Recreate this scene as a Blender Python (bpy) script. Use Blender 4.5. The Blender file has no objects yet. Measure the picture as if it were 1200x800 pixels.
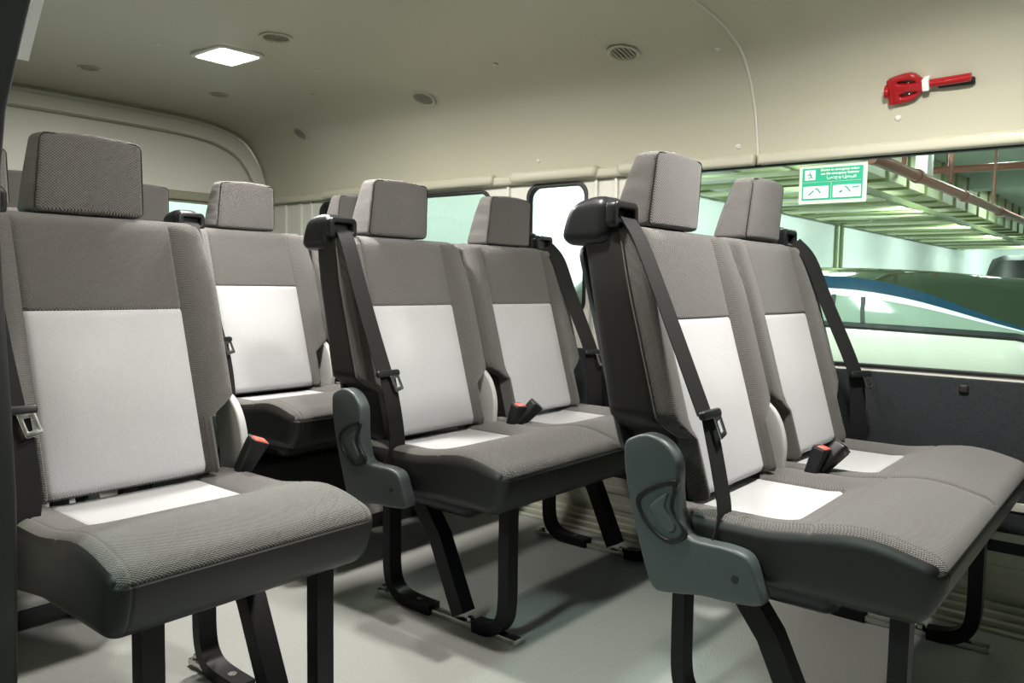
import bpy, bmesh, math
from mathutils import Vector, Matrix
C = bpy.context.scene.collection
PI = math.pi

# ---------------------------------------------------------------- materials
def mat(name, col, rough=.6, metal=0, spec=.5, emit=None, estr=0, bump=None, trans=0, alpha=1, var=None):
    m = bpy.data.materials.new(name); m.use_nodes = True
    nt = m.node_tree; b = nt.nodes['Principled BSDF']
    b.inputs['Base Color'].default_value = (*col, 1)
    b.inputs['Roughness'].default_value = rough
    b.inputs['Metallic'].default_value = metal
    b.inputs['Specular IOR Level'].default_value = spec
    if trans: b.inputs['Transmission Weight'].default_value = trans
    if emit:
        b.inputs['Emission Color'].default_value = (*emit, 1); b.inputs['Emission Strength'].default_value = estr
    N, L = nt.nodes, nt.links
    tc = N.new('ShaderNodeTexCoord')
    if bump or var:
        no = N.new('ShaderNodeTexNoise'); no.inputs['Detail'].default_value = 4
        L.new(tc.outputs['Object'], no.inputs['Vector'])
    if var:
        no.inputs['Scale'].default_value = var[0]
        mx = N.new('ShaderNodeMix'); mx.data_type = 'RGBA'
        mx.inputs[6].default_value = (*[c*(1-var[1]) for c in col], 1)
        mx.inputs[7].default_value = (*[min(1, c*(1+var[1])) for c in col], 1)
        L.new(no.outputs['Fac'], mx.inputs[0]); L.new(mx.outputs[2], b.inputs['Base Color'])
    if bump:
        n2 = N.new('ShaderNodeTexNoise'); n2.inputs['Scale'].default_value = bump[0]; n2.inputs['Detail'].default_value = 3
        L.new(tc.outputs['Object'], n2.inputs['Vector'])
        bp = N.new('ShaderNodeBump'); bp.inputs['Strength'].default_value = bump[1]; bp.inputs['Distance'].default_value = bump[2]
        L.new(n2.outputs['Fac'], bp.inputs['Height']); L.new(bp.outputs['Normal'], b.inputs['Normal'])
    return m

def fabric(name, c1, c2, period, strength, rough=.95):
    """woven honeycomb cloth: a lattice of small raised cells in two yarn tones"""
    m = bpy.data.materials.new(name); m.use_nodes = True
    nt = m.node_tree; N, L = nt.nodes, nt.links; b = N['Principled BSDF']
    b.inputs['Roughness'].default_value = rough; b.inputs['Specular IOR Level'].default_value = .25
    b.inputs['Sheen Weight'].default_value = .25
    tc = N.new('ShaderNodeTexCoord'); sp = N.new('ShaderNodeSeparateXYZ'); L.new(tc.outputs['Object'], sp.inputs[0])
    def math_(op, a, bb=None):
        n = N.new('ShaderNodeMath'); n.operation = op
        for i, v in enumerate((a, bb)):
            if v is None: continue
            if isinstance(v, (int, float)): n.inputs[i].default_value = v
            else: L.new(v, n.inputs[i])
        return n.outputs[0]
    k = 2*PI/period
    yz = math_('ADD', sp.outputs[1], sp.outputs[2])
    s1 = math_('SINE', math_('MULTIPLY', sp.outputs[0], k))
    s2 = math_('SINE', math_('MULTIPLY', yz, k*1.25))
    pr = math_('ADD', math_('MULTIPLY', math_('MULTIPLY', s1, s2), .5), .5)
    no = N.new('ShaderNodeTexNoise'); no.inputs['Scale'].default_value = 260; L.new(tc.outputs['Object'], no.inputs['Vector'])
    f = math_('ADD', math_('MULTIPLY', pr, .7), math_('MULTIPLY', no.outputs['Fac'], .3))
    mx = N.new('ShaderNodeMix'); mx.data_type = 'RGBA'
    mx.inputs[6].default_value = (*c1, 1); mx.inputs[7].default_value = (*c2, 1)
    L.new(f, mx.inputs[0]); L.new(mx.outputs[2], b.inputs['Base Color'])
    bp = N.new('ShaderNodeBump'); bp.inputs['Strength'].default_value = strength; bp.inputs['Distance'].default_value = .003
    L.new(pr, bp.inputs['Height']); L.new(bp.outputs['Normal'], b.inputs['Normal'])
    return m

M = dict(
    dark=fabric('dark_fabric', (.024, .022, .020), (.20, .19, .177), .0060, .8),
    light=fabric('light_fabric', (.31, .31, .32), (.57, .57, .575), .0048, .35),
    vinyl=mat('seat_vinyl', (.013, .0125, .0115), .45, spec=.35, bump=(420, .12, .0006)),
    black=mat('black_plastic', (.012, .013, .014), .35, spec=.3, bump=(500, .1, .0005)),
    cover=mat('grey_plastic', (.045, .056, .058), .45, bump=(600, .12, .0005)),
    palecover=mat('pale_plastic', (.42, .43, .41), .45),
    web=mat('belt_webbing', (.012, .012, .012), .75, spec=.2, bump=(700, .4, .0008)),
    steel=mat('steel', (.62, .62, .6), .25, 1),
    blackmetal=mat('black_metal', (.006, .006, .007), .42, spec=.2),
    red=mat('red_button', (.85, .10, .07), .4),
    redp=mat('red_hammer_plastic', (.34, .008, .012), .22),
    white=mat('white_strap', (.9, .9, .88), .5),
    ceil=mat('headliner', (.50, .49, .385), .34, spec=.35, bump=(60, .06, .002)),
    cream=mat('cream_trim', (.66, .66, .59), .5, bump=(200, .05, .001)),
    sill=mat('sill_trim', (.42, .43, .35), .55),
    olive=mat('olive_trim', (.30, .30, .22), .6),
    ventin=mat('vent_inner', (.26, .26, .22), .5),
    floor=mat('floor_vinyl', (.34, .35, .325), .36, bump=(170, .45, .003), var=(330, .35)),
    carpet=mat('side_carpet', (.016, .021, .023), .95, bump=(350, .9, .003), var=(120, .5)),
    rubber=mat('black_rubber', (.010, .011, .011), .5),
    lamp=mat('lamp_diffuser', (.9, .9, .9), .3, emit=(1, .97, .92), estr=14),
    concrete=mat('garage_paint', (.74, .79, .77), .8, var=(.8, .10), bump=(8, .1, .01)),
    gceil=mat('garage_ceiling', (.42, .52, .45), .85, var=(1.2, .15)),
    gfloor=mat('garage_floor', (.30, .31, .29), .55, var=(2, .15)),
    duct=mat('duct_metal', (.62, .64, .42), .5, .0, var=(2.5, .2)),
    tray=mat('tray_metal', (.20, .25, .10), .6, 0, var=(3, .2)),
    pipe=mat('pipe_red', (.30, .10, .065), .4),
    carwhite=mat('car_paint_pearl', (.84, .79, .71), .2),
    cardark=mat('car_paint_dark_blue', (.018, .06, .11), .12),
    carroof=mat('car_roof_glass', (.035, .05, .028), .08),
    chrome=mat('chrome', (.85, .86, .87), .12, 1),
    cglass=mat('car_glass', (.34, .42, .35), .08),
    cglass2=mat('car_glass_pale', (.50, .66, .70), .06),
    green=mat('sticker_green', (.0, .42, .24), .4),
    mint=mat('sticker_border', (.62, .80, .62), .5),
    stwhite=mat('sticker_white', (.88, .90, .86), .5),
    tyre=mat('tyre', (.02, .02, .02), .8),
)
def glass(name, tint, rough=0):
    m = bpy.data.materials.new(name); m.use_nodes = True
    nt = m.node_tree; N, L = nt.nodes, nt.links; N.remove(N['Principled BSDF'])
    t = N.new('ShaderNodeBsdfTransparent'); t.inputs[0].default_value = (*tint, 1)
    g = N.new('ShaderNodeBsdfGlossy'); g.inputs['Roughness'].default_value = .02
    mx = N.new('ShaderNodeMixShader'); fr = N.new('ShaderNodeFresnel'); fr.inputs['IOR'].default_value = 1.35
    L.new(fr.outputs[0], mx.inputs[0]); L.new(t.outputs[0], mx.inputs[1]); L.new(g.outputs[0], mx.inputs[2])
    L.new(mx.outputs[0], N['Material Output'].inputs['Surface'])
    return m
M['glass'] = glass('window_glass', (.84, .93, .89))

# ---------------------------------------------------------------- object helpers
def finish(name, bm, mats, parent=None, smooth=True, angle=38):
    me = bpy.data.meshes.new(name)
    bmesh.ops.recalc_face_normals(bm, faces=bm.faces)
    bm.to_mesh(me); bm.free()
    for m in (mats if isinstance(mats, (list, tuple)) else [mats]): me.materials.append(M[m])
    o = bpy.data.objects.new(name, me); C.objects.link(o)
    if parent: o.parent = parent
    if smooth:
        for p in me.polygons: p.use_smooth = True
        me.set_sharp_from_angle(angle=math.radians(angle))
    return o
def tag(o, label=None, cat=None, group=None, kind=None):
    if label: o['label'] = label
    if cat: o['category'] = cat
    if group: o['group'] = group
    if kind: o['kind'] = kind
    return o
def empty(name, loc=(0, 0, 0), rz=0):
    o = bpy.data.objects.new(name, None); C.objects.link(o); o.location = loc; o.rotation_euler.z = rz
    o.empty_display_size = .1
    return o
def copy_tree(o, parent=None):
    c = o.copy(); C.objects.link(c)
    if parent: c.parent = parent
    for ch in list(o.children): copy_tree(ch, c)
    return c

def lin(h0, h1, r, seams=(), step=.02, w=.003):
    """sample coordinates from h0 to h1 with rounding samples at both ends and dense rows around seams"""
    s = set()
    for a in (0, 11.25, 22.5, 33.75, 45):
        d = r*(1-math.tan(math.radians(a))) if a < 45 else 0
        s.add(round(h0+d, 5)); s.add(round(h1-d, 5))
    n = max(1, int((h1-h0-2*r)/step))
    for i in range(n+1): s.add(round(h0+r+(h1-h0-2*r)*i/n, 5))
    for q in seams:
        for k in (-2.5, -1, 0, 1, 2.5): s.add(round(q+k*w, 5))
    s = sorted(s); out = [s[0]]
    for v in s[1:]:
        if v-out[-1] > .0006 or v == s[-1]:
            out.append(v)
    return out
def rbox_bm(lo, hi, r, fn=None, mfn=None, seams=((), (), ()), step=.02, bm=None):
    """rounded box surface; fn(p, n, q) maps points (q = unrounded cube point); mfn(q) picks a material index"""
    A = [lin(lo[i], hi[i], r, seams[i], step) for i in range(3)]
    bm = bm or bmesh.new(); V = {}
    def vert(i, j, k):
        key = (i, j, k)
        if key in V: return V[key]
        q = Vector((A[0][i], A[1][j], A[2][k]))
        inn = Vector([min(max(q[a], lo[a]+r), hi[a]-r) for a in range(3)])
        d = q-inn; n = d.normalized() if d.length > 1e-9 else Vector((0, 0, 1))
        p = inn+n*r
        if fn: p = fn(p, n, q)
        V[key] = bm.verts.new(p); return V[key]
    nx, ny, nz = [len(a)-1 for a in A]
    def face(idx):
        vs = [vert(*t) for t in idx]
        if len(set(vs)) < 3: return
        try: f = bm.faces.new(vs)
        except ValueError: return
        if mfn:
            q = Vector([sum(A[a][t[a]] for t in idx)/4 for a in range(3)])
            f.material_index = mfn(q)
    for i in range(nx):
        for j in range(ny):
            for k in (0, nz): face([(i, j, k), (i+1, j, k), (i+1, j+1, k), (i, j+1, k)])
    for i in range(nx):
        for k in range(nz):
            for j in (0, ny): face([(i, j, k), (i+1, j, k), (i+1, j, k+1), (i, j, k+1)])
    for j in range(ny):
        for k in range(nz):
            for i in (0, nx): face([(i, j, k), (i, j+1, k), (i, j+1, k+1), (i, j, k+1)])
    return bm
def box_bm(lo, hi, r=.004, bm=None, T=None):
    """bevelled box"""
    bm = bm or bmesh.new()
    g = bmesh.ops.create_cube(bm, size=1)['verts']
    for v in g: v.co = Vector([lo[a]+(v.co[a]+.5)*(hi[a]-lo[a]) for a in range(3)])
    if r > 0:
        es = list({e for v in g for e in v.link_edges})
        res = bmesh.ops.bevel(bm, geom=es, offset=r, segments=2, affect='EDGES', profile=.7)
        g = list({v for f in res['faces'] for v in f.verts} | {v for v in g if v.is_valid})
    if T:
        bmesh.ops.transform(bm, matrix=T, verts=g)
    return bm
def tube_bm(pts, r, seg=10, bm=None, flat=None, closed=False, side=None):
    """tube along pts; flat=(w,t) gives a strap section, w along the x-ish side vector"""
    bm = bm or bmesh.new(); pts = [Vector(p) for p in pts]; rings = []
    n = len(pts); up = None
    for i, p in enumerate(pts):
        a = pts[(i-1) % n] if closed or i > 0 else p
        b = pts[(i+1) % n] if closed or i < n-1 else p
        t = (b-a).normalized()
        if up is None:
            ref = Vector(side) if side else Vector((1, 0, 0)) if abs(t.x) < .9 else Vector((0, 0, 1))
            u = (ref - t*ref.dot(t)).normalized()
        else: u = (up - t*up.dot(t)).normalized()
        up = u; v = t.cross(u); ring = []
        if flat:
            w, h = flat[0]/2, flat[1]/2
            prof = [(-w, -h), (w, -h), (w, h), (-w, h)]
            for x, y in prof: ring.append(bm.verts.new(p+u*x+v*y))
        else:
            for k in range(seg):
                th = 2*PI*k/seg; ring.append(bm.verts.new(p+u*math.cos(th)*r+v*math.sin(th)*r))
        rings.append(ring)
    m = len(rings[0])
    rng = range(n) if closed else range(n-1)
    for i in rng:
        A, B = rings[i], rings[(i+1) % n]
        for k in range(m): bm.faces.new([A[k], A[(k+1) % m], B[(k+1) % m], B[k]])
    if not closed:
        bm.faces.new(rings[0][::-1]); bm.faces.new(rings[-1])
    return bm
def curve_pts(P, n=6, closed=False):
    """Catmull-Rom through P"""
    P = [Vector(p) for p in P]; out = []; m = len(P)
    for i in range(m if closed else m-1):
        if closed: a, b, c, d = P[(i-1) % m], P[i], P[(i+1) % m], P[(i+2) % m]
        else: a, b, c, d = P[max(i-1, 0)], P[i], P[i+1], P[min(i+2, m-1)]
        for k in range(n):
            t = k/n
            out.append(.5*((2*b)+(c-a)*t+(2*a-5*b+4*c-d)*t*t+(3*b-a-3*c+d)*t**3))
    if not closed: out.append(P[-1])
    return out
def plate_bm(outline, holes=(), thick=.01, bevel=.002, T=None):
    """extruded 2D outline with holes (centred thickness), local xy, moved by T"""
    cu = bpy.data.curves.new('outline', 'CURVE'); cu.dimensions = '2D'; cu.fill_mode = 'BOTH'
    cu.extrude = max(thick/2-bevel, 0); cu.bevel_depth = bevel; cu.bevel_resolution = 2; cu.offset = -bevel
    for pl in [outline]+list(holes):
        s = cu.splines.new('POLY'); s.points.add(len(pl)-1); s.use_cyclic_u = True
        for p, q in zip(s.points, pl): p.co = (q[0], q[1], 0, 1)
    o = bpy.data.objects.new('outline', cu); C.objects.link(o)
    dg = bpy.context.evaluated_depsgraph_get(); me = bpy.data.meshes.new_from_object(o.evaluated_get(dg))
    bm = bmesh.new(); bm.from_mesh(me)
    bmesh.ops.remove_doubles(bm, verts=bm.verts, dist=1e-5)
    if T: bmesh.ops.transform(bm, matrix=T, verts=bm.verts)
    bpy.data.objects.remove(o); bpy.data.curves.remove(cu); bpy.data.meshes.remove(me)
    return bm
def rrect(x0, y0, x1, y1, r, n=6):
    out = []
    for cx, cy, a in ((x1-r, y1-r, 0), (x0+r, y1-r, 90), (x0+r, y0+r, 180), (x1-r, y0+r, 270)):
        for k in range(n+1):
            t = math.radians(a+90*k/n); out.append((cx+r*math.cos(t), cy+r*math.sin(t)))
    return out
def smooth2(P, n=5): return [(p.x, p.y) for p in curve_pts([(a, b, 0) for a, b in P], n, True)]
# matrices that put a plate's local (x,y) into the world: plane x=c with (y,z); plane y=c with (x,z)
def on_x(c): return Matrix(((0, 0, 1, c), (1, 0, 0, 0), (0, 1, 0, 0), (0, 0, 0, 1)))
def on_y(c): return Matrix(((1, 0, 0, 0), (0, 0, -1, c), (0, 1, 0, 0), (0, 0, 0, 1)))
def sst(a, b, x):
    t = min(max((x-a)/(b-a), 0), 1); return t*t*(3-2*t)
def gr(x, w): return math.exp(-(x/w)**2)

# ---------------------------------------------------------------- seat parts
REC = .287; ZL = .419; ZS = .758; SX = .147
def backrest(parent, x=0, hw=.229):
    lo = (-hw, 0, .425); hi = (hw, .105, .938)
    def fn(p, n, q):
        front = max(0, -n.y) if q.y <= lo[1]+.0001 else 0
        s = abs(p.x); g = 0
        if q.y < .001:
            if p.z < .925: g += gr(s-SX, .0028)
            if s < SX: g += gr(p.z-ZS, .0028)
            # top insert edge
        dy = .0045*g
        if q.y < .001:
            dy -= .022*sst(SX, SX+.03, s)*(.55+.45*(1-sst(.80, .93, p.z)))     # side bolsters stand proud
            dy -= .007*(1-(min(s, SX)/SX)**2)*sst(.43, .5, p.z)                  # padded centre
            dy -= .010*gr(p.z-.60, .10)*(1-sst(.1, .147, s))
        # notch at the foot of each bolster
        k = 1-.27*(1-sst(.545, .575, p.z))
        k *= 1-.045*sst(.8, .93, p.z)
        X = p.x if s <= .152 else math.copysign(.152+(s-.152)*((hw*k-.152)/(hw-.152)), p.x)
        tb = 1+.25*(1-sst(.45, .9, p.z))
        Y = p.y*tb+dy+(p.z-ZL)*REC
        return Vector((X, Y, p.z))
    def mf(q):
        if q.y < .001 and abs(q.x) < SX and q.z < ZS: return 1
        if q.y > .014 and q.z < .93: return 2
        return 0
    bm = rbox_bm(lo, hi, .026, fn, mf, seams=((-SX, SX), (.014,), (ZS,)), step=.018)
    o = finish('backrest', bm, ['dark', 'light', 'vinyl'], parent, angle=60); o.location.x = x
    # piping where the cloth meets the vinyl side
    for s_ in (-1, 1):
        pts = []
        for i in range(24):
            z = .585+i*(.905-.585)/23
            P = fn(Vector((s_*hw, .014, z)), Vector((1, 0, 0)), Vector((s_*hw, .014, z))); P.y = P.y-.001; pts.append(P)
        finish('piping', tube_bm(pts, .0018, 6), 'dark', o)
    # hard shell behind the padding
    out = rrect(-.19, .50, .19, .90, .03)
    T = Matrix.Translation((0, .118-ZL*REC+.012, 0)) @ Matrix(((1, 0, 0, 0), (0, REC, -1, 0), (0, 1, 0, 0), (0, 0, 0, 1)))
    b = plate_bm(out, thick=.012, bevel=.003, T=T)
    p = finish('back_shell', b, 'cover', o)
    return o
def headrest(parent, x=0, k=1.03):
    hw = .104*k
    def fn(p, n, q):
        t = (p.z-.940)/.152
        w = 1-.085*t
        dep = .092-.042*t+.004*math.sin(PI*min(max(t, 0), 1))
        yf = .160-.010*t
        yy = p.y/.08
        Y = yf+yy*dep-.006*math.cos(p.x/hw*PI/2)*(1-yy)
        return Vector((p.x*w, Y, p.z-.006*(p.x/hw)**2*t))
    g = .006
    def fn2(p, n, q):
        P = fn(p, n, q)
        if abs(q.y-g) < .0012 and (abs(q.x) >= hw-.001 or q.z > 1.091): P -= Vector((math.copysign(.0015, p.x), 0, .001))
        return P
    bm = rbox_bm((-hw, 0, .940), (hw, .08, 1.092), .012, fn, None, step=.016)
    o = finish('headrest', bm, 'dark', parent, angle=70); o.location.x = x
    # piping round the front face
    pts = []
    for a, c in rrect(-hw+.003, .943, hw-.003, 1.089, .012, 5):
        P = fn(Vector((a, .004, c)), None, None); P.y -= .0008; pts.append(P)
    finish('piping', tube_bm(pts, .0016, 6, closed=True), 'vinyl', o)
    for c in (-.045, .045):
        h_ = finish('headrest_post', tube_bm([(c, .20, .90), (c, .205, .96)], .006), 'black', o)
        finish('post_collar', box_bm((c-.021, .185, .925), (c+.021, .225, .94), .004), 'black', o)
    return o
def cushion(parent, x0, x1, inserts):
    """seat cushion from x0 to x1 with a light insert centred at each of inserts"""
    lo = (x0, -.415, .322); hi = (x1, .06, .437)
    IW = .138; IY0 = -.160
    sx = [c+s*IW for c in inserts for s in (-1, 1)]
    mids = [(a+b)/2 for a, b in zip(inserts, inserts[1:])]
    zseam = .412
    ends = (x0+.028, x1-.028)
    def fn(p, n, q):
        X, Y, Z = p
        if True:
            top = sst(.36, .437, p.z)
            dip = 0
            d = min(abs(p.x-c) for c in inserts)
            # hollow behind the front roll, raised roll in front
            dip -= .022*sst(-.225, -.13, p.y)*(1-sst(IW-.02, IW+.05, d)*.75)
            dip += .015*gr(p.y+.29, .075)
            if q.z > .4369:
                if p.y > IY0: dip -= .004*gr(d-IW, .003)
                if d < IW: dip -= .005*gr(p.y-IY0, .0035)
                for m_ in mids: dip -= .010*gr(p.x-m_, .006)
                for e in ends: dip -= .002*gr(p.x-e, .002)
                dip -= .0025*gr(p.y+.215, .003)*(1 if d > IW-.02 else .9)
            Z += dip*top
        if q.y < -.4149:
            Y += .003*gr(p.z-zseam, .0025)
            Y += .022*(1-sst(.32, .40, p.z))                                      # front leans back downward
            for e in ends:
                Y += .0015*gr(p.x-e, .002)
        else:
            Y += .022*(1-sst(.32, .40, p.z))*(1-sst(-.415, -.25, p.y))
        Z -= .006*(1-sst(-.40, -.34, p.y))*sst(.36, .43, p.z)                      # waterfall edge
        Z -= .02*sst(-.18, .0, p.y)*(1-sst(.32, .37, p.z))                        # rises towards the back below
        return Vector((X, Y, Z))
    def mf(q):
        if q.z > .4369 and q.y > IY0:
            if min(abs(q.x-c) for c in inserts) < IW: return 1
        if q.z < zseam: return 2
        if (q.x <= x0+.0001 or q.x >= x1-.0001): return 2
        return 0
    bm = rbox_bm(lo, hi, .030, fn, mf, seams=(tuple(sx+mids+list(ends)), (IY0, -.215), (zseam,)), step=.022)
    o = finish('seat_cushion', bm, ['dark', 'light', 'vinyl'], parent, angle=60)
    b = rbox_bm((x0+.09, -.24, .265), (x1-.09, .03, .335), .03, step=.06)
    finish('seat_pan', b, 'black', parent)
    return o
def recliner_cover(parent, x, side):
    P = [(.103, .534), (.088, .553), (.055, .563), (.022, .553), (.001, .530), (-.005, .506), (-.006, .470), (-.012, .43), (-.026, .398), (-.06, .393),
         (-.101, .393), (-.135, .384), (-.152, .350), (-.162, .312), (-.107, .302), (-.057, .300), (.002, .290), (.038, .293), (.063, .353), (.095, .464)]
    hole = [(.058, .448), (.004, .478), (.006, .44), (-.014, .405), (.012, .394), (.05, .42)]
    b = plate_bm(smooth2(P, 3), [], .034, .006, on_x(0))
    o = finish('recliner_cover', b, 'cover', parent); o.location.x = x
    # recessed lever well and lever
    b = plate_bm(smooth2([(.070, .455), (-.004, .492), (.0, .44), (-.028, .400), (.012, .378), (.060, .412)], 4), [smooth2([(.062, .449), (.004, .481), (.007, .44), (-.018, .404), (.012, .386), (.053, .415)], 4)], .008, .002, on_x(side*.0165))
    finish('lever_well', b, 'black', o)
    b = plate_bm(smooth2([(.044, .440), (.012, .466), (.015, .44), (-.006, .409), (.010, .398), (.040, .422)], 4), [], .010, .004, on_x(side*.0165))
    finish('recliner_lever', b, 'cover', o)
    b = bmesh.new(); bmesh.ops.create_cone(b, cap_ends=True, segments=14, radius1=.006, radius2=.006, depth=.004,
        matrix=Matrix.Translation((side*.017, -.115, .345)) @ Matrix.Rotation(PI/2, 4, 'Y'))
    finish('screw_hole', b, 'rubber', o)
    return o
def belt_guide(parent, x):
    e = empty('belt_guide'); e.parent = parent; e.location.x = x
    def fn(p, n, q):
        t = max(p.z-.898, 0)/.092
        return Vector((p.x*(1-.1*t), p.y-.030*t*t*sst(.18, .28, p.y)+.004*t, p.z-.006*t*sst(.22, .285, p.y)))
    b = rbox_bm((-.045, .172, .898), (.045, .288, .990), .026, fn, step=.012)
    finish('guide_housing', b, 'black', e, angle=60)
    b = plate_bm(rrect(-.043, .928, .043, .980, .014), [rrect(-.030, .942, .030, .966, .007)], .022, .004, on_y(.170))
    finish('guide_frame', b, 'black', e)
    return e
def strap(name, pts, parent, w=.043, mt='web', side=(1, -.12, 0)):
    return finish(name, tube_bm(curve_pts(pts, 5), 0, flat=(w, .002), side=side), mt, parent, smooth=False)
def tongue(parent, x, y, z, side, tilt=0.0):
    e = empty('belt_tongue'); e.parent = parent; e.location = (x, y, z); e.rotation_euler = (-REC*.9, tilt, 0)
    b = plate_bm(rrect(-.035, -.008, .035, .008, .007), [], .012, .003, on_y(-.007))
    finish('tongue_grip', b, 'black', e)
    b = plate_bm(rrect(-.014, -.046, .014, .0, .004), [rrect(-.007, -.036, .007, -.014, .002)], .003, .0008, on_y(-.011))
    o = finish('tongue_blade', b, 'steel', e); o.location.x = side*.014; o.rotation_euler.y = -side*.25
    return e
def buckle(parent, x, y, z, rx, ry, red=True):
    e = empty('buckle'); e.parent = parent; e.location = (x, y, z); e.rotation_euler = (rx, ry, 0)
    def fn(p, n, q):
        t = (p.z+.075)/.075
        return Vector((p.x*(.72+.28*t), p.y*(.8+.2*t), p.z))
    b = rbox_bm((-.021, -.016, -.078), (.021, .016, 0), .007, fn, step=.02)
    finish('buckle_body', b, 'black', e)
    if red:
        b = rbox_bm((-.0155, -.0125, -.004), (.0155, .006, .003), .002, step=.02)
        finish('release_button', b, 'red', e)
    b = plate_bm(rrect(-.0195, -.0145, .0195, .0145, .004), [rrect(-.017, -.0125, .017, .0115, .003)], .002, .0007)
    o = finish('buckle_rim', b, 'cover', e)
    b = tube_bm([(0, 0, -.072), (0, .002, -.15)], 0, flat=(.028, .006))
    finish('buckle_stalk', b, 'black', e)
    return e
def leg_pair(parent, x, front_only=False):
    """one side frame: front leg, diagonal brace, looped rear leg and the floor rail with its bolts"""
    b = tube_bm(curve_pts([(x, -.335, .33), (x, -.335, .2), (x, -.335, .09), (x, -.325, .045), (x, -.295, .02), (x, -.24, .012)], 5), 0, flat=(.035, .030)); finish('leg', b, 'blackmetal', parent)
    if front_only: return
    b = tube_bm([(x, -.06, .28), (x, -.12, .20), (x, -.19, .05), (x, -.20, .03)], 0, flat=(.042, .040)); finish('leg_brace', b, 'blackmetal', parent)
    b = tube_bm(curve_pts([(x, .055, .29), (x, .055, .16), (x, .052, .075), (x, .035, .035), (x, -.005, .016), (x, -.10, .012)], 5), 0, flat=(.040, .026)); finish('leg', b, 'blackmetal', parent)
    b = box_bm((x-.013, -.37, .002), (x+.013, .10, .016), .003); r = finish('floor_rail', b, 'steel', parent)
    for yy in (-.29, -.225, -.05, .08):
        b = bmesh.new(); bmesh.ops.create_cone(b, cap_ends=True, segments=6, radius1=.011, radius2=.010, depth=.012, matrix=Matrix.Translation((x, yy, .021)))
        bmesh.ops.create_cone(b, cap_ends=True, segments=14, radius1=.015, radius2=.015, depth=.003, matrix=Matrix.Translation((x, yy, .0165)))
        finish('bolt', b, 'steel', parent, smooth=False)

def inner_cover(parent, x):
    P = [(.075, .575), (.045, .580), (.010, .55), (-.010, .50), (-.012, .45), (.0, .40), (.06, .40), (.075, .47), (.088, .53)]
    finish('pale_recliner_cover', plate_bm(smooth2(P, 4), [], .018, .004, on_x(x)), 'palecover', parent)

def shoulder_belt(parent, x, side, twist=True):
    """webbing from the guide at the shoulder down in front of the bolster to the anchor by the cushion"""
    if side < 0:
        pts = [(x-.195, .155, .948), (x-.205, .120, .905), (x-.214, .075, .82), (x-.216, .020, .70), (x-.212, -.022, .60)]
        strap('shoulder_belt', pts, parent)
        strap('lap_belt', [(x-.210, -.028, .60), (x-.205, -.050, .50), (x-.210, -.065, .43), (x-.232, -.065, .38)], parent)
        tongue(parent, x-.212, -.026, .60, 1)
    else:
        pts = [(x+.190, .150, .945), (x+.200, .112, .90), (x+.205, .070, .80), (x+.218, .010, .66), (x+.226, -.012, .60)]
        strap('shoulder_belt', pts, parent, .054, side=(.88, -.47, 0))
        strap('lap_belt', [(x+.228, -.014, .60), (x+.234, -.02, .50), (x+.240, -.02, .42), (x+.245, .0, .35)], parent, .054, side=(.88, -.47, 0))
        tongue(parent, x+.226, -.020, .60, 1).rotation_euler.z = -.45

def make_single(name, label, loc):
    root = empty(name, loc); tag(root, label, 'seat')
    backrest(root); headrest(root, 0, 1.01); cushion(root, -.232, .232, [0])
    leg_pair(root, -.145, True); leg_pair(root, .165)
    belt_guide(root, -.190); shoulder_belt(root, 0, -1)
    buckle(root, .232, -.045, .495, .35, .35); inner_cover(root, .222)
    # side plate behind the lap belt
    finish('recliner_cover', plate_bm(smooth2([(.10, .55), (.04, .57), (0, .54), (-.01, .46), (-.05, .40), (-.06, .33), (.05, .31), (.10, .42)], 3), [], .03, .005, on_x(-.243)), 'cover', root)
    return root
def make_double(name, label, loc):
    root = empty(name, loc); tag(root, label, 'seat')
    SP = .468
    for x in (0, SP): backrest(root, x); headrest(root, x)
    cushion(root, -.232, SP+.232, [0, SP])
    recliner_cover(root, -.256, -1)
    belt_guide(root, -.190); belt_guide(root, SP+.190)
    shoulder_belt(root, 0, -1); shoulder_belt(root, SP, 1)
    inner_cover(root, SP/2-.02)
    buckle(root, .228, -.085, .485, .30, .10); buckle(root, .272, -.115, .487, .55, .55, False)
    leg_pair(root, -.115); leg_pair(root, SP+.10)
    return root

YC = .641; YD = 1.471
ctrl = make_double('double_seat', 'nearest double seat on the right, with grey plastic hinge cover and red buckle', (1.506, YC, 0))
d = copy_tree(ctrl); d.location = (1.506, YD, 0)
tag(d, 'middle double seat, standing between the nearest double seat and the step')
e = copy_tree(ctrl); e.location = (1.492, 2.18, .04)
for ch in list(e.children):
    if ch.name.split('.')[0] in ('leg', 'leg_brace', 'floor_rail', 'bolt'): bpy.data.objects.remove(ch)
bm = rbox_bm((1.275, 2.03, .08), (2.19, 2.58, .285), .02, step=.1); tag(finish('trim_16', bm, 'rubber'), kind='structure')
tag(e, 'double seat on the floor step, at the left behind the middle double seat')
a = make_single('single_seat', 'single seat in the left foreground with dark headrest and black legs', (.701, YD, 0))
f = copy_tree(a); f.location = (.705, 2.20, .06)
tag(f, 'single seat behind the foreground single seat, only its headrest edge showing at the left border')

# rear bench: four places on one frame
rb = empty('rear_bench', (0, 2.93, .085)); tag(rb, 'rear bench along the back window, mostly hidden behind the other seats, its headrests showing', 'seat')
RX = [.68, 1.10, 1.52, 1.94]
for x in RX: backrest(rb, x, .205); headrest(rb, x)
cushion(rb, .46, 2.16, RX)
for x in (.62, 1.3, 2.0): leg_pair(rb, x)
for x in (.88, 1.72): belt_guide(rb, x)

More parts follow.
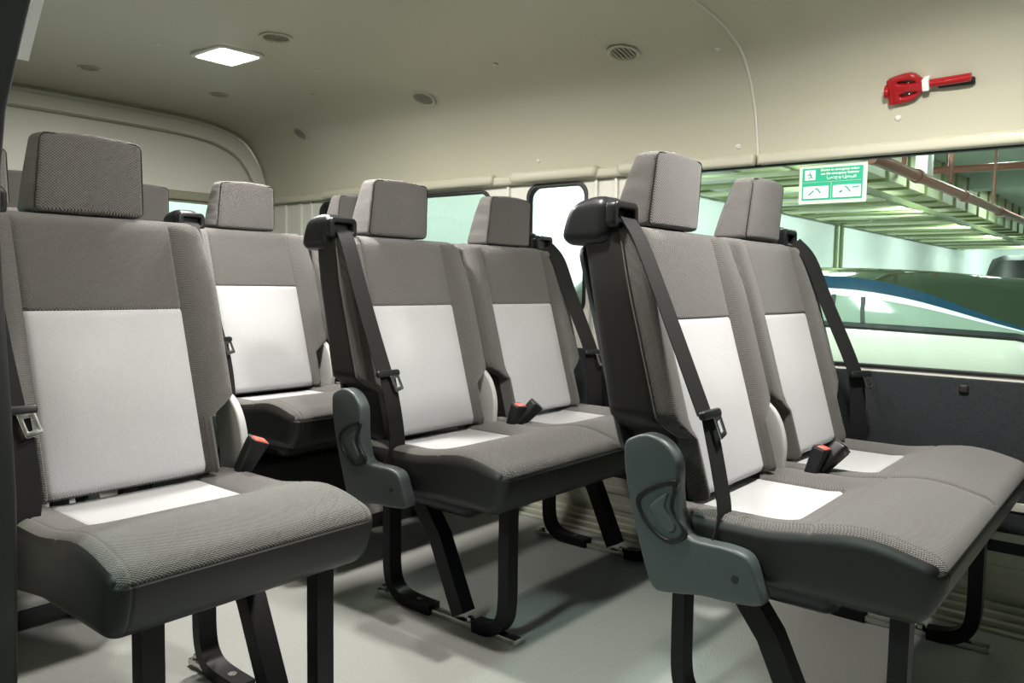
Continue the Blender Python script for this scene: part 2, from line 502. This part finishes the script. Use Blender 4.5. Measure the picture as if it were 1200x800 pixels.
# ---------------------------------------------------------------- van shell
CX = 1.36
SEC = [(0, 1.548), (.30, 1.546), (.534, 1.541), (.668, 1.529), (.76, 1.507), (.83, 1.475), (.88, 1.425), (.925, 1.35), (.948, 1.28), (.962, 1.215), (.967, 1.186)]
def section():
    pts = [(p.x, p.y) for p in curve_pts([(a, b, 0) for a, b in SEC], 4)]
    left = [(CX-a, b) for a, b in pts[::-1]]
    return left[:-1]+[(CX+a, b) for a, b in pts]
SECP = section()
def ceil_z(x):
    dx = abs(x-CX)
    for (a, b), (c, d_) in zip(SEC, SEC[1:]):
        if a <= dx <= c: return b+(d_-b)*(dx-a)/(c-a)
    return SEC[-1][1]
def extrude_section(secp, ys, thick, bm=None, keep=None):
    bm = bm or bmesh.new(); n = len(secp)
    nor = []
    for i, p in enumerate(secp):
        a_ = Vector(secp[max(i-1, 0)]); b_ = Vector(secp[min(i+1, n-1)]); t = (b_-a_).normalized(); nor.append(Vector((-t.y, t.x)))
    rows = []
    for y in ys:
        rows.append([(bm.verts.new((p[0], y, p[1])), bm.verts.new((p[0]+nor[i].x*thick, y, p[1]+nor[i].y*thick))) for i, p in enumerate(secp)])
    for r0, r1 in zip(rows, rows[1:]):
        for i in range(n-1):
            bm.faces.new([r0[i][0], r0[i+1][0], r1[i+1][0], r1[i][0]])
            bm.faces.new([r0[i][1], r1[i][1], r1[i+1][1], r0[i+1][1]])
        for i in (0, n-1): bm.faces.new([r0[i][0], r1[i][0], r1[i][1], r0[i][1]])
    for r in (rows[0], rows[-1]):
        for i in range(n-1): bm.faces.new([r[i][0], r[i+1][0], r[i+1][1], r[i][1]])
    return bm
ys = [-1.1+.1*i for i in range(47)]
o = finish('ceiling', extrude_section(SECP, [-1.1, .968], .03), 'ceil'); tag(o, kind='structure')
o = finish('ceiling_rear', extrude_section(SECP, [.972, 3.44], .03), 'ceil'); tag(o, kind='structure'); o.name = 'ceiling'
# seam bead between the two roof panels
beadsec = [(x, z) for x, z in SECP]
bm = tube_bm([(x, .97, z-.002) for x, z in SECP], .004, 6)
tag(finish('trim_1', bm, 'cream'), kind='structure')
# lower lip of the headliner above the windows
lip = [(-1.1, 1.186), (3.44, 1.186)]
for nm, y0, y1 in (('trim_2', -1.1, .966), ('trim_3', .974, 3.44)):
    bm = rbox_bm((2.300, y0, 1.182), (2.334, y1, 1.215), .010, step=.3)
    tag(finish(nm, bm, 'ceil'), kind='structure')
bm = bmesh.new()
for y0, y1 in ((1.52, 1.90), (1.98, 2.42), (2.55, 3.0), (1.30, 1.44)):
    rbox_bm((2.285, y0, 1.185), (2.325, y1, 1.225), .016, step=.06, bm=bm)
tag(finish('trim_4', bm, 'ceil'), kind='structure')

# left wall (window side)
out = [(-1.1, -.02), (3.5, -.02), (3.5, 1.205), (-1.1, 1.205)]
WF = rrect(-.95, .612, 1.30, 1.184, .03); W2 = rrect(1.580, .718, 1.842, 1.176, .045); W3 = rrect(2.02, .718, 3.06, 1.172, .05)
bm = plate_bm(out, [WF, W2, W3], .02, .001, on_x(2.342)); tag(finish('wall_left', bm, 'cream', smooth=False), kind='structure')
for i, w in enumerate(((-.95, .612, 1.30, 1.184, .03), (1.580, .718, 1.842, 1.176, .045), (2.02, .718, 3.06, 1.172, .05))):
    g = plate_bm(rrect(*w), [], .004, .0005, on_x(2.345)); o = finish('window_%d' % (i+1), g, 'glass', smooth=False); tag(o, kind='structure')
    x0, z0, x1, z1, r = w; t = .010 if i else .006
    bm = plate_bm(rrect(x0-.003, z0-.003, x1+.003, z1+.003, r), [rrect(x0+t, z0+t, x1-t, z1-t, max(r-t*.4, .01))], .026, .002, on_x(2.340))
    finish('window_seal', bm, 'rubber', o)
# dark carpeted lower side panel
bm = plate_bm([(-1.08, .16), (1.90, .16), (1.90, .600), (-1.08, .600)], [], .016, .006, on_x(2.322)); o = finish('wall_left_lower', bm, 'carpet'); tag(o, kind='structure'); o.name = 'trim_5'
for y in (.395, -.1, .9):
    b = rbox_bm((2.305, y-.011, .563), (2.316, y+.011, .585), .005, step=.01); finish('panel_clip', b, 'rubber', o)
# ribbed sill along the foot of the wall
bm = bmesh.new()
for k in range(4): box_bm((2.20+.028*k, -1.08, .0), (2.222+.028*k, 3.44, .008+.012*k), .004, bm)
for z in (.06, .115, .20, .28): box_bm((2.308, -1.08, z), (2.334, 3.44, z+.022), .006, bm)
box_bm((2.312, -1.08, .0), (2.334, 3.44, .17), .004, bm)
tag(finish('baseboard_left', bm, 'sill'), kind='structure')
# vertical ribs on the rear pillar trim
bm = bmesh.new()
for y in (1.36, 1.46, 1.54, 1.93, 3.12, 3.20, 3.32): box_bm((2.322, y-.006, .62), (2.336, y+.006, 1.19), .003, bm)
tag(finish('trim_6', bm, 'cream'), kind='structure')

# right wall behind the sliding door opening, and the black door pillar
bm = plate_bm([(1.24, -.02), (3.5, -.02), (3.5, 1.205), (1.24, 1.205)], [rrect(1.6, .70, 2.4, 1.17, .05), rrect(2.5, .70, 3.2, 1.17, .05)], .02, .001, on_x(.378))
tag(finish('wall_right', bm, 'cream', smooth=False), kind='structure')
for i, (y0, y1) in enumerate(((1.6, 2.4), (2.5, 3.2))):
    tag(finish('window_%d' % (i+5), plate_bm(rrect(y0, .70, y1, 1.17, .05), [], .004, .0005, on_x(.376)), 'glass', smooth=False), kind='structure')
PIL = [(1.185, -.03), (1.186, .10), (1.182, .27), (1.172, .42), (1.168, .53), (1.176, .64), (1.190, .76), (1.200, .88), (1.190, .96), (1.168, 1.031), (1.125, 1.09), (1.077, 1.151), (1.02, 1.215), (.95, 1.27), (.85, 1.315), (.7, 1.34), (-1.1, 1.34),
       (-1.1, 1.45), (.9, 1.45), (1.30, 1.45), (1.30, -.03)]
bm = plate_bm(PIL, [], .05, .008, on_x(.375)); tag(finish('trim_7', bm, 'rubber'), kind='structure')
# white edge rail beside the pillar
bm = tube_bm(curve_pts([(.425, 1.215, 1.115), (.425, 1.20, 1.135), (.425, 1.14, 1.205), (.425, 1.05, 1.29), (.425, .95, 1.36)], 5), 0, flat=(.03, .022))
tag(finish('trim_8', bm, 'white'), kind='structure')

# floor, step
bm = box_bm((.36, -1.1, -.03), (2.34, 3.5, 0), .0); tag(finish('floor', bm, 'floor', smooth=False), kind='structure')
bm = rbox_bm((.42, 1.995, -.005), (2.195, 2.72, .085), .03, step=.1, mfn=lambda q: 1 if q.y < 1.996 and q.z < .05 else 0); tag(finish('trim_9', bm, ['floor', 'rubber']), kind='structure')
bm = rbox_bm((.42, 2.73, -.005), (2.195, 3.44, .085), .012, step=.2); tag(finish('trim_10', bm, 'floor'), kind='structure')
bm = rbox_bm((.40, 1.90, -.005), (.52, 2.9, .26), .03, step=.2); tag(finish('trim_11', bm, 'carpet'), kind='structure')

# rear wall: lower door, window, arched upper trim
ARCH = [(p.x, p.y) for p in curve_pts([(a, b-.026, 0) for a, b in SEC[:-1]]+[(.955, 1.16, 0)], 3)]
def arch(k=0, z0=1.10):
    R = [(CX+a*(1-k*.9), b-k if b > 1.3 else b-k*.3) for a, b in ARCH]; L_ = [(CX-a*(1-k*.9), b-k if b > 1.3 else b-k*.3) for a, b in ARCH[::-1]]
    return L_[:-1]+R
bm = plate_bm([(x+(x-CX)*.02, z+.02*(z > 1.19)) for x, z in SECP]+[(2.35, .0), (.37, .0)], [rrect(.52, .72, 2.20, 1.165, .06)], .03, .001, on_y(3.47)); tag(finish('wall_rear', bm, 'cream'), kind='structure')
o = finish('window_4', plate_bm(rrect(.50, .70, 2.22, 1.18, .06), [], .004, .0005, on_y(3.47)), 'glass', smooth=False); tag(o, kind='structure')
bm = plate_bm(rrect(.505, .705, 2.215, 1.180, .06), [rrect(.53, .73, 2.19, 1.155, .05)], .012, .002, on_y(3.452)); finish('window_seal', bm, 'olive', o)
# raised border and inset groove of the arched tailgate trim
k = .055
innerp = [(x, z) for x, z in arch(k) if z > 1.22]
outerp = arch()
bm = plate_bm([(x, z) for x, z in outerp if z > 1.215]+[(2.31, 1.205), (.41, 1.205)], [innerp[:]+[(innerp[-1][0]-.03, 1.225), (innerp[0][0]+.03, 1.225)]], .012, .004, on_y(3.450))
tag(finish('trim_12', bm, 'cream'), kind='structure')
tag(finish('trim_13', tube_bm([(x, 3.4465, z) for x, z in arch(.062) if z > 1.24], .0035, 6), 'olive'), kind='structure')
tag(finish('trim_14', rbox_bm((.44, 3.430, 1.165), (2.26, 3.462, 1.205), .008, step=.2), 'olive'), kind='structure')
# dark gap at the rear edge of the headliner
bm = tube_bm([(CX+(x-CX)*.998, 3.443, z-.004) for x, z in SECP], .008, 6); tag(finish('trim_15', bm, 'olive'), kind='structure')

# ceiling fittings
def at_ceiling(bm_fn): pass
def orient(x):
    e_ = .02; dz = (ceil_z(x+e_)-ceil_z(x-e_))/(2*e_)
    return (0, -math.atan(dz), 0)
vents = [((1.28, 2.98), .033, 'small round air vent in the ceiling at far left, near the tailgate trim'),
         ((1.46, 2.13), .045, 'round air vent in the ceiling just right of the lit dome lamp'),
         ((1.765, 2.96), .033, 'small round air vent in the ceiling just below the lit dome lamp'),
         ((2.20, 3.03), .034, 'small round ceiling air vent farthest back above the third row double seat'),
         ((2.137, 2.19), .043, 'round ceiling air vent above the middle double seat'),
         ((2.10, 1.305), .045, 'round ceiling air vent nearest the roof seam')]
first = None
for (x, y), r, lab in vents:
    if first is None:
        v = empty('ceiling_vent')
        b = bmesh.new(); prof = [(1.12, .0), (1.10, -.08), (1.0, -.12), (.88, -.08), (.86, .10)]
        rings = [[b.verts.new((math.cos(2*PI*k/28)*p, math.sin(2*PI*k/28)*p, q)) for k in range(28)] for p, q in prof]
        for r0, r1 in zip(rings, rings[1:]):
            for k in range(28): b.faces.new([r0[k], r0[(k+1) % 28], r1[(k+1) % 28], r1[k]])
        finish('vent_ring', b, 'ceil', v)
        b = bmesh.new(); bmesh.ops.create_cone(b, cap_ends=True, segments=28, radius1=.87, radius2=.87, depth=.02, matrix=Matrix.Translation((0, 0, .02)))
        finish('vent_disc', b, 'ventin', v)
        b = bmesh.new()
        for k in range(-2, 3):
            L_ = math.sqrt(.8**2-(k*.3)**2)
            box_bm((-L_, -.13, -.02), (L_, .13, .02), .01, b, Matrix.Translation((0, k*.3, -.03)) @ Matrix.Rotation(.5, 4, 'X'))
        finish('vent_louvre', b, 'ceil', v)
        first = v
    else: v = copy_tree(first)
    v.location = (x, y, ceil_z(x)-.001); v.scale = (r, r, r); v.rotation_euler = orient(x)
    tag(v, lab, 'vent', 'round ceiling air vents')
clipn = [((1.28, 2.50), 'tiny ceiling clip left of the lit dome lamp'), ((1.75, 2.32), 'tiny ceiling clip between the round vents beside the lamp'),
         ((1.96, 2.62), 'tiny ceiling clip at the left of the vent above the middle double seat'), ((2.02, 1.74), 'tiny ceiling clip midway between the two right ceiling vents'),
         ((2.155, 1.03), 'tiny ceiling clip beside the roof seam, upper one'), ((2.316, 1.03), 'tiny ceiling clip low beside the roof seam'),
         ((2.309, .585), 'white ceiling clip below the red hammer'), ((2.312, 1.78), 'tiny trim clip above the small middle side window')]
fc = None
for (x, y), lab in clipn:
    if fc is None:
        b = bmesh.new(); bmesh.ops.create_uvsphere(b, u_segments=14, v_segments=8, radius=.0085); bmesh.ops.scale(b, vec=(1, 1, .4), verts=b.verts)
        fc = finish('trim_clip', b, 'cream'); c_ = fc
    else: c_ = fc.copy(); C.objects.link(c_)
    c_.location = (x, y, ceil_z(x)-.001); c_.rotation_euler = orient(x); tag(c_, lab, 'clip', 'round trim clips on the headliner')

lampo = empty('dome_lamp', (1.475, 2.42, 1.545)); tag(lampo, 'lit white dome lamp in the ceiling beside a round vent', 'lamp')
b = plate_bm(rrect(-.085, -.10, .085, .10, .03), [rrect(-.065, -.08, .065, .08, .02)], .008, .002, Matrix.Translation((0, 0, -.003))); finish('lamp_frame', b, 'cream', lampo)
b = rbox_bm((-.066, -.081, -.010), (.066, .081, .0), .005, step=.04); finish('lamp_diffuser', b, 'lamp', lampo)

# red emergency hammer clipped to the headliner
def hx(z):   # inner x of the headliner at height z
    for (a, b_), (c, d_) in zip(SEC, SEC[1:]):
        if b_ >= z >= d_: return CX+a+(c-a)*(b_-z)/(b_-d_)
H = empty('emergency_hammer', (hx(1.345)-.014, .52, 1.345)); tag(H, 'red emergency hammer in its clip on the headliner above the side window', 'hammer')
H.rotation_euler = (0, -.52, 0); H.scale = (1, .90, .86)
b = plate_bm(smooth2([(.088, .030), (.030, .040), (.002, .018), (-.008, .010), (-.008, -.012), (.002, -.018), (.025, -.040), (.060, -.048), (.088, -.046), (.094, -.02), (.086, -.005), (.094, .012)], 3),
             [smooth2([(.062, .019), (.034, .020), (.018, .012), (.034, .009), (.062, .012)], 3), smooth2([(.058, -.020), (.034, -.014), (.016, -.019), (.034, -.026), (.058, -.029)], 3)], .022, .006, on_x(0))
finish('hammer_head', b, 'redp', H)
b = tube_bm([(0, .10, -.008), (0, .088, -.008)], .02, 12); tube_bm([(-.004, .084, .026), (-.004, .084, -.046)], .010, 10, bm=b); finish('head_cap', b, 'redp', H)
b = tube_bm(curve_pts([(0, -.005, 0), (-.002, -.03, .002), (-.006, -.06, .004), (-.008, -.09, .006), (-.008, -.122, .007)], 4), .0120, 12); finish('handle', b, 'redp', H)
b = rbox_bm((-.018, -.018, -.016), (.014, .0, .020), .004, step=.02); finish('strap', b, 'white', H)
b = rbox_bm((.0, -.128, -.020), (.014, -.035, .002), .006, step=.04); finish('clip_bracket', b, 'rubber', H)
for zz in (.013, -.021):
    b = bmesh.new(); bmesh.ops.create_uvsphere(b, u_segments=10, v_segments=6, radius=.0035, matrix=Matrix.Translation((-.006, .036, zz))); finish('rivet', b, 'steel', H)

# instruction sticker on the window glass
S = empty('window_sticker', (2.334, .756, 1.118)); tag(S, 'green and white emergency instruction sticker on the large side window', 'sticker')
# local y runs to the viewer's left, so the viewer's right is -y
def splate(nm, y0, z0, y1, z1, mt, off, r=.002, parent=S):
    return finish(nm, plate_bm(rrect(y0, z0, y1, z1, r, 3), [], .0006, .0001, on_x(off)), mt, parent, smooth=False)
splate('sticker_border', -.094, -.055, .092, .055, 'mint', 0)
splate('green_field', -.083, -.045, .083, .045, 'green', -.0008)
splate('white_panel', .008, -.040, .079, -.006, 'stwhite', -.0016)
splate('white_panel', -.079, -.040, -.004, -.006, 'stwhite', -.0016)
splate('exit_pictogram_panel', .046, .012, .076, .040, 'stwhite', -.0016)
def strokes(nm, lines, mt, w=.0016, off=-.0024):
    b = bmesh.new()
    for ln in lines: tube_bm([(off, y, z) for y, z in ln], w, 5, bm=b)
    return finish(nm, b, mt, S, smooth=False)
strokes('running_figure', [[(.060, .034), (.062, .027), (.058, .021), (.066, .016)], [(.062, .027), (.055, .024)], [(.062, .027), (.069, .026)], [(.058, .021), (.053, .017)]], 'green', .0016)
strokes('grip_drawing', [[(.063, -.030), (.049, -.018)]], 'green', .0022)
strokes('hammer_drawing', [[(.046, -.014), (.040, -.012), (.030, -.026)]], 'green', .0020)
strokes('hammer_drawing', [[(-.036, -.010), (-.042, -.013), (-.052, -.026)]], 'green', .0020)
strokes('target_drawing', [[(-.022, -.025), (-.030, -.022)]], 'green', .0030)
strokes('arrow_drawing', [[(-.056, -.014), (-.075, -.012)]], 'green', .0020)
def text_mesh(txt, size, y, z, mt, bold=0):
    cu = bpy.data.curves.new('txt', 'FONT'); cu.body = txt; cu.size = size; cu.align_x = 'CENTER'; cu.align_y = 'CENTER'; cu.extrude = .0002; cu.offset = bold
    o = bpy.data.objects.new('txt', cu); C.objects.link(o); dg = bpy.context.evaluated_depsgraph_get()
    me = bpy.data.meshes.new_from_object(o.evaluated_get(dg)); bpy.data.objects.remove(o)
    b = bmesh.new(); b.from_mesh(me)
    T = Matrix(((0, 0, -1, -.002), (-1, 0, 0, y), (0, 1, 0, z), (0, 0, 0, 1)))
    bmesh.ops.transform(b, matrix=T, verts=b.verts)
    return finish('lettering', b, mt, S, smooth=False)
text_mesh('Device to emergency action', .0092, -.021, .038, 'stwhite', .0002)
text_mesh('use the emergency hammer', .0092, -.021, .028, 'stwhite', .0002)
text_mesh('استخدم المطرقة', .010, -.026, .017, 'stwhite', .0002)
strokes('dividing_line', [[(.080, .005), (-.080, .005)], [(.001, .005), (.001, -.043)]], 'mint', .0006)

# ---------------------------------------------------------------- the garage outside
GZ = -.62
bm = box_bm((-9, -16, GZ-.1), (40, 6.2, GZ), 0); tag(finish('floor_garage', bm, 'gfloor', smooth=False), kind='structure').name = 'floor'
bm = box_bm((-9, -16, 3.05), (40, 6.2, 3.2), 0); tag(finish('ceiling_garage', bm, 'gceil', smooth=False), kind='structure').name = 'ceiling'
bm = box_bm((-9, 5.4, GZ), (40, 5.6, 3.1), 0); tag(finish('wall_garage_rear', bm, 'concrete', smooth=False), kind='structure')
bm = box_bm((38, -16, GZ), (38.3, 5.5, 3.1), 0); tag(finish('wall_garage_far', bm, 'concrete', smooth=False), kind='structure')
# beams below the slab
bm = bmesh.new()
for x in (17.5, 25, 32): box_bm((x, -16, 2.75), (x+.5, 3.1, 3.06), 0, bm)
tag(finish('ceiling_beams', bm, 'gceil', smooth=False), kind='structure').name = 'ceiling'
# air duct with flanges
D = empty('air_duct', (4, 4.0, 2.75)); tag(D, 'long pale yellow sheet metal air duct under the garage ceiling', 'duct')
b = box_bm((0, -.75, -.35), (26, .7, .295), .01); finish('duct_body', b, 'duct', D)
for i in range(22):
    x = .3+i*1.15
    finish('duct_flange', box_bm((x, -.79, -.39), (x+.06, .74, .295), .005), 'tray', D)
# cable tray with rungs across
Tt = empty('cable_tray', (3, 4.2, 2.14)); tag(Tt, 'green cable tray with many flat rungs running along the garage wall', 'cable tray')
for y in (-.95, 1.0): finish('side_rail', box_bm((0, y-.03, -.04), (26, y+.03, .05), .005), 'tray', Tt)
for i in range(32):
    x = .2+i*.8
    finish('rung', box_bm((x, -.97, -.05), (x+.34, 1.0, -.02), .005), 'duct' if i % 2 else 'tray', Tt)
# fire pipe
Pp = empty('fire_pipe', (0, 0, 0)); tag(Pp, 'long brown red fire pipe running below the garage ceiling', 'pipe')
b = tube_bm(curve_pts([(6.85, 1.95, 2.9), (6.85, 1.95, 2.3), (6.86, 1.94, 1.97), (6.98, 1.93, 1.88), (7.3, 1.92, 1.88), (12, 1.92, 1.93), (30, 1.92, 2.1)], 6), .052, 14); finish('pipe_run', b, 'pipe', Pp)
for x in (8.3, 10.5, 13, 16): finish('coupling', tube_bm([(x, 1.92, 1.89+.009*(x-8)), (x+.12, 1.92, 1.89+.009*(x-8))], .066, 14), 'pipe', Pp)
for x in (7.85, 9.8, 12.5, 15.5): finish('hanger', box_bm((x-.018, 1.90, 1.94), (x+.018, 1.935, 3.05), .005), 'pipe', Pp)
P2 = empty('ceiling_pipe', (0, 0, 0)); tag(P2, 'thin dark pipe on threaded rods close under the garage ceiling', 'pipe')
finish('pipe_run', tube_bm([(13, -3.5, 2.55), (13.0, 3.2, 2.55)], .05, 10), 'pipe', P2)
for y in (-1, .9, 2.6): finish('threaded_rod', tube_bm([(13.0, y, 2.55), (13.0, y, 3.05)], .015, 6), 'pipe', P2)
# white board hung by the pipe
bo = empty('hanging_sign_box', (9.6, 2.14, 2.15)); bo.scale = (.45, .6, .75); tag(bo, 'blank white box hanging behind the red brown pipe', 'box')
finish('box_body', box_bm((-.3, -.1, -.16), (.3, .1, .22), .01), 'white', bo); finish('hanging_rod', tube_bm([(0, 0, .2), (0, 0, 1.2)], .012, 6), 'blackmetal', bo)
finish('box_bottom_edge', box_bm((-.3, -.1, -.18), (.3, .1, -.16), .004), 'blackmetal', bo)
# conduits up the wall
cdt = tag(finish('wall_conduit', tube_bm([(17.0, 5.36, GZ), (17.0, 5.36, 2.1)], .035, 8), 'tray'), 'thin vertical conduit on the pale garage wall, the left one of a close pair', 'conduit', 'vertical conduits on the garage wall')
c2 = cdt.copy(); C.objects.link(c2); c2.location.x = .35; tag(c2, 'thin vertical conduit on the pale garage wall, the right one of a close pair')
# fluorescent fittings
fl = empty('fluorescent_light', (0, 0, 0))
finish('light_housing', box_bm((-.6, -.08, 0), (.6, .08, .06), .01), 'white', fl)
M['tube'] = mat('tube_glow', (1, 1, 1), .4, emit=(.88, 1, .95), estr=26)
finish('light_tube', tube_bm([(-.57, 0, -.03), (.57, 0, -.03)], .03, 8), 'tube', fl)
fl.location = (11.3, 1.05, 2.99); tag(fl, 'lit fluorescent ceiling light seen at the top edge of the large side window', 'light')

# ---------------------------------------------------------------- parked cars
def car(name, label, loc, L_, body, roof, glassm, ry=0, dark=False):
    """body runs along local y, centre line x=0; z from the ground"""
    root = empty(name, loc, ry); tag(root, label, 'car')
    W = .92
    N_ = 40
    def belt(t): return 1.16+.05*math.sin(PI*t)-.10*sst(.78, 1, t)-.14*(1-sst(0, .10, t))
    def top(t):
        if dark: return 1.18+.40*sst(.02, .07, t)*(1-sst(.60, .80, t))
        if t < .5: return 1.16+.02+(.395)*(math.sin(PI/2*sst(.03, .46, t))**.8 if t > .03 else 0)
        return 1.18+.395*(1-sst(.62, .90, t)) if t > .62 else 1.575
    ys_ = [L_*(i/N_-.5) for i in range(N_+1)]
    def half(t): return W*(1-.35*(1-sst(0, .10, t))-.30*sst(.92, 1, t))
    # lower body
    b = bmesh.new(); rows = []
    for i, y in enumerate(ys_):
        t = i/N_; h = half(t); bz = belt(t)
        prof = [(h*.9, .22), (h*.97, .30), (h*1.0, .55), (h*1.005, .70), (h*.975, .86), (h*.985, .93), (h*.99, 1.0), (h*.965, bz-.04), (h*.93, bz)]
        pr = prof+[(-a_, z) for a_, z in prof[::-1]]
        rows.append([b.verts.new((a_, y, z)) for a_, z in pr])
    n = len(rows[0])
    for r0, r1 in zip(rows, rows[1:]):
        for k_ in range(n): b.faces.new([r0[k_], r0[(k_+1) % n], r1[(k_+1) % n], r1[k_]])
    b.faces.new(rows[0]); b.faces.new(rows[-1][::-1])
    finish('car_body', b, body, root, angle=50)
    # greenhouse
    def shell(t):
        bz, tz, h = belt(t), top(t), half(t); k_ = (tz-bz)/.40; k_ = max(k_, .02)
        return bz, tz, h, k_
    def strip(nm, f0, f1, mt, off=0, t0=.06, t1=.92):
        b = bmesh.new(); rr = []
        for i in range(int(t0*N_), int(t1*N_)+1):
            t = i/N_; bz, tz, h, k_ = shell(t); row = []
            for f in (f0, (f0+f1)/2, f1):
                x = h*.93-(.20*f**1.4)*k_; z = bz+(tz-bz)*f
                row.append((x+off, z))
            rr.append([b.verts.new((x, ys_[i], z)) for x, z in row]+[b.verts.new((-x, ys_[i], z)) for x, z in row])
        for r0, r1 in zip(rr, rr[1:]):
            for k_ in (0, 1, 3, 4): b.faces.new([r0[k_], r0[k_+1], r1[k_+1], r1[k_]])
        return finish(nm, b, mt, root, angle=50)
    strip('side_window', 0, .60, glassm)
    strip('window_chrome_strip', .60, .74, 'white' if not dark else 'rubber', .004)  # plain white stands in for the bright reflection on the chrome
    strip('roof_rail', .74, 1, roof)
    b = bmesh.new(); rr = []
    for i in range(int(.06*N_), int(.92*N_)+1):
        t = i/N_; bz, tz, h, k_ = shell(t); x = h*.93-.20*k_
        rr.append([b.verts.new((x*c, ys_[i], tz+(.05+(1.60-tz)*.75)*(1-c**4))) for c in (-1, -.8, -.5, 0, .5, .8, 1)])
    for r0, r1 in zip(rr, rr[1:]):
        for k_ in range(6): b.faces.new([r0[k_], r0[k_+1], r1[k_+1], r1[k_]])
    for row, t in ((rr[0], int(.06*N_)/N_), (rr[-1], int(.92*N_)/N_)):
        low = [b.verts.new((v.co.x, v.co.y+(-.12 if t < .5 else .12), belt(t)-.01)) for v in row]
        for k_ in range(6): b.faces.new([row[k_], row[k_+1], low[k_+1], low[k_]])
    finish('roof_glass', b, 'rubber' if dark else 'carroof', root, angle=50)
    b = bmesh.new()
    for s in (-1, 1):
        pts = []
        for i in range(int(.06*N_), int(.90*N_)+1):
            t = i/N_; bz, tz, h, k_ = shell(t); pts.append((s*(h*.93+.006), ys_[i], bz+.004))
        tube_bm(pts, .026, 6, bm=b)
    finish('belt_moulding', b, 'rubber', root)
    # door pillars between the side windows
    for t in ((.306, .352, .53, .75) if not dark else (.3, .6)):
        bz, tz, h, k_ = shell(t); y = L_*(t-.5)
        for s in (-1, 1):
            finish('window_pillar', tube_bm([(s*(h*.93+.002), y, bz), (s*(h*.93-.055*k_+.004), y+.02, bz+(tz-bz)*.35), (s*(h*.93-.10*k_+.004), y+.03, bz+(tz-bz)*.62)], 0, flat=(.012, .030)), 'rubber', root, smooth=False)
    for s in (-1, 1):
        for yy in (-L_*.30, L_*.31):
            b = bmesh.new(); bmesh.ops.create_cone(b, cap_ends=True, segments=28, radius1=.34, radius2=.34, depth=.22, matrix=Matrix.Translation((s*.80, yy, .34)) @ Matrix.Rotation(PI/2, 4, 'Y'))
            w_ = finish('wheel', b, 'tyre', root)
            b = bmesh.new(); bmesh.ops.create_cone(b, cap_ends=True, segments=20, radius1=.22, radius2=.20, depth=.02, matrix=Matrix.Translation((s*.915, yy, .34)) @ Matrix.Rotation(PI/2, 4, 'Y'))
            finish('rim', b, 'steel', w_)
    return root
car('parked_car', 'pearl white car with dark blue roof edge parked outside the large side window', (6.95, 2.60, GZ-.03), 4.6, 'carwhite', 'cardark', 'cglass')
car('parked_car', 'black car parked farther away, only its dark roof showing at the right edge', (11.0, -.45, GZ), 4.6, 'rubber', 'rubber', 'rubber', ry=PI, dark=True).scale.z = 1.13

# ---------------------------------------------------------------- lights
def area(name, loc, target, size, power, col, sy=None):
    l = bpy.data.lights.new(name, 'AREA'); l.energy = power; l.color = col; l.size = size
    if sy: l.shape = 'RECTANGLE'; l.size_y = sy
    o = bpy.data.objects.new(name, l); C.objects.link(o); o.location = loc
    o.rotation_euler = (Vector(target)-Vector(loc)).to_track_quat('-Z', 'Y').to_euler()
    return o
warm = (1, .965, .91); cool = (.93, 1, .96)
area('dome_lamp_light', (1.475, 2.42, 1.525), (1.475, 2.42, 0), .10, 11, warm, .12)
area('aisle_lamp_light', (1.30, 1.80, 1.53), (1.30, 1.80, 0), .07, 25, warm, .07)
area('middle_fill_light', (1.08, .98, 1.53), (1.02, .95, 0), .07, 14, warm, .07)  # unseen overhead fill, added to brighten the seat cushions
area('front_dome_light', (1.55, .36, 1.53), (1.55, .36, 0), .09, 26, warm, .09)
area('garage_door_side_light', (-1.5, .93, 2.6), (1.4, .95, .2), .3, 62, (.76, 1, .91), .3)
for i, (x, y) in enumerate(((4.2, -1.5), (4.4, 2.4), (9, 3.0), (9, -1), (14, 2.0), (20, 2.0), (28, 1))):
    area('garage_tube_light', (x, y, 2.95), (x, y, 0), 1.2, 150 if x < 5 else 140, cool, .3)
area('garage_far_fill', (31, 1, 2.6), (38, 4, 1), 1.5, 500, cool, .5)  # added fill that lifts the dark far wall, no fixture there
for i, (x, y) in enumerate(((.6, 4.6), (2.4, 4.5), (4.6, 4.3), (7.5, 4.0), (10.5, 3.2), (14, 3.2), (18, 3.2), (22, 3.2), (27, 3.2))):
    area('garage_wall_fill', (x, y, 2.0), (x+.2, 5.4, .9), 1.0, 24 if x < 5 else 62, cool, .2)  # added fills spread along the rear garage wall to brighten it evenly

w = bpy.data.worlds.new('garage_air'); bpy.context.scene.world = w; w.use_nodes = True
w.node_tree.nodes['Background'].inputs[0].default_value = (.72, .85, .80, 1); w.node_tree.nodes['Background'].inputs[1].default_value = .02

# ---------------------------------------------------------------- camera
cam = bpy.data.cameras.new('camera'); co = bpy.data.objects.new('camera', cam); C.objects.link(co)
fw = Vector((.77249334, .63079533, -.07315248)); R_ = Vector((.6333993, -.77362096, .0177746)); U_ = Vector((.04538016, .0600655, .99716236))
mt = Matrix((R_, U_, -fw)).transposed().to_4x4(); mt.translation = (0, 0, .8241); co.matrix_world = mt
cam.sensor_width = 36; cam.lens = 941.95/1200*36; cam.clip_start = .02; cam.clip_end = 200
sc = bpy.context.scene; sc.camera = co
sc.view_settings.view_transform = 'Standard'; sc.view_settings.look = 'None'; sc.view_settings.exposure = 0; sc.view_settings.gamma = 1
sc.view_settings.use_curve_mapping = False
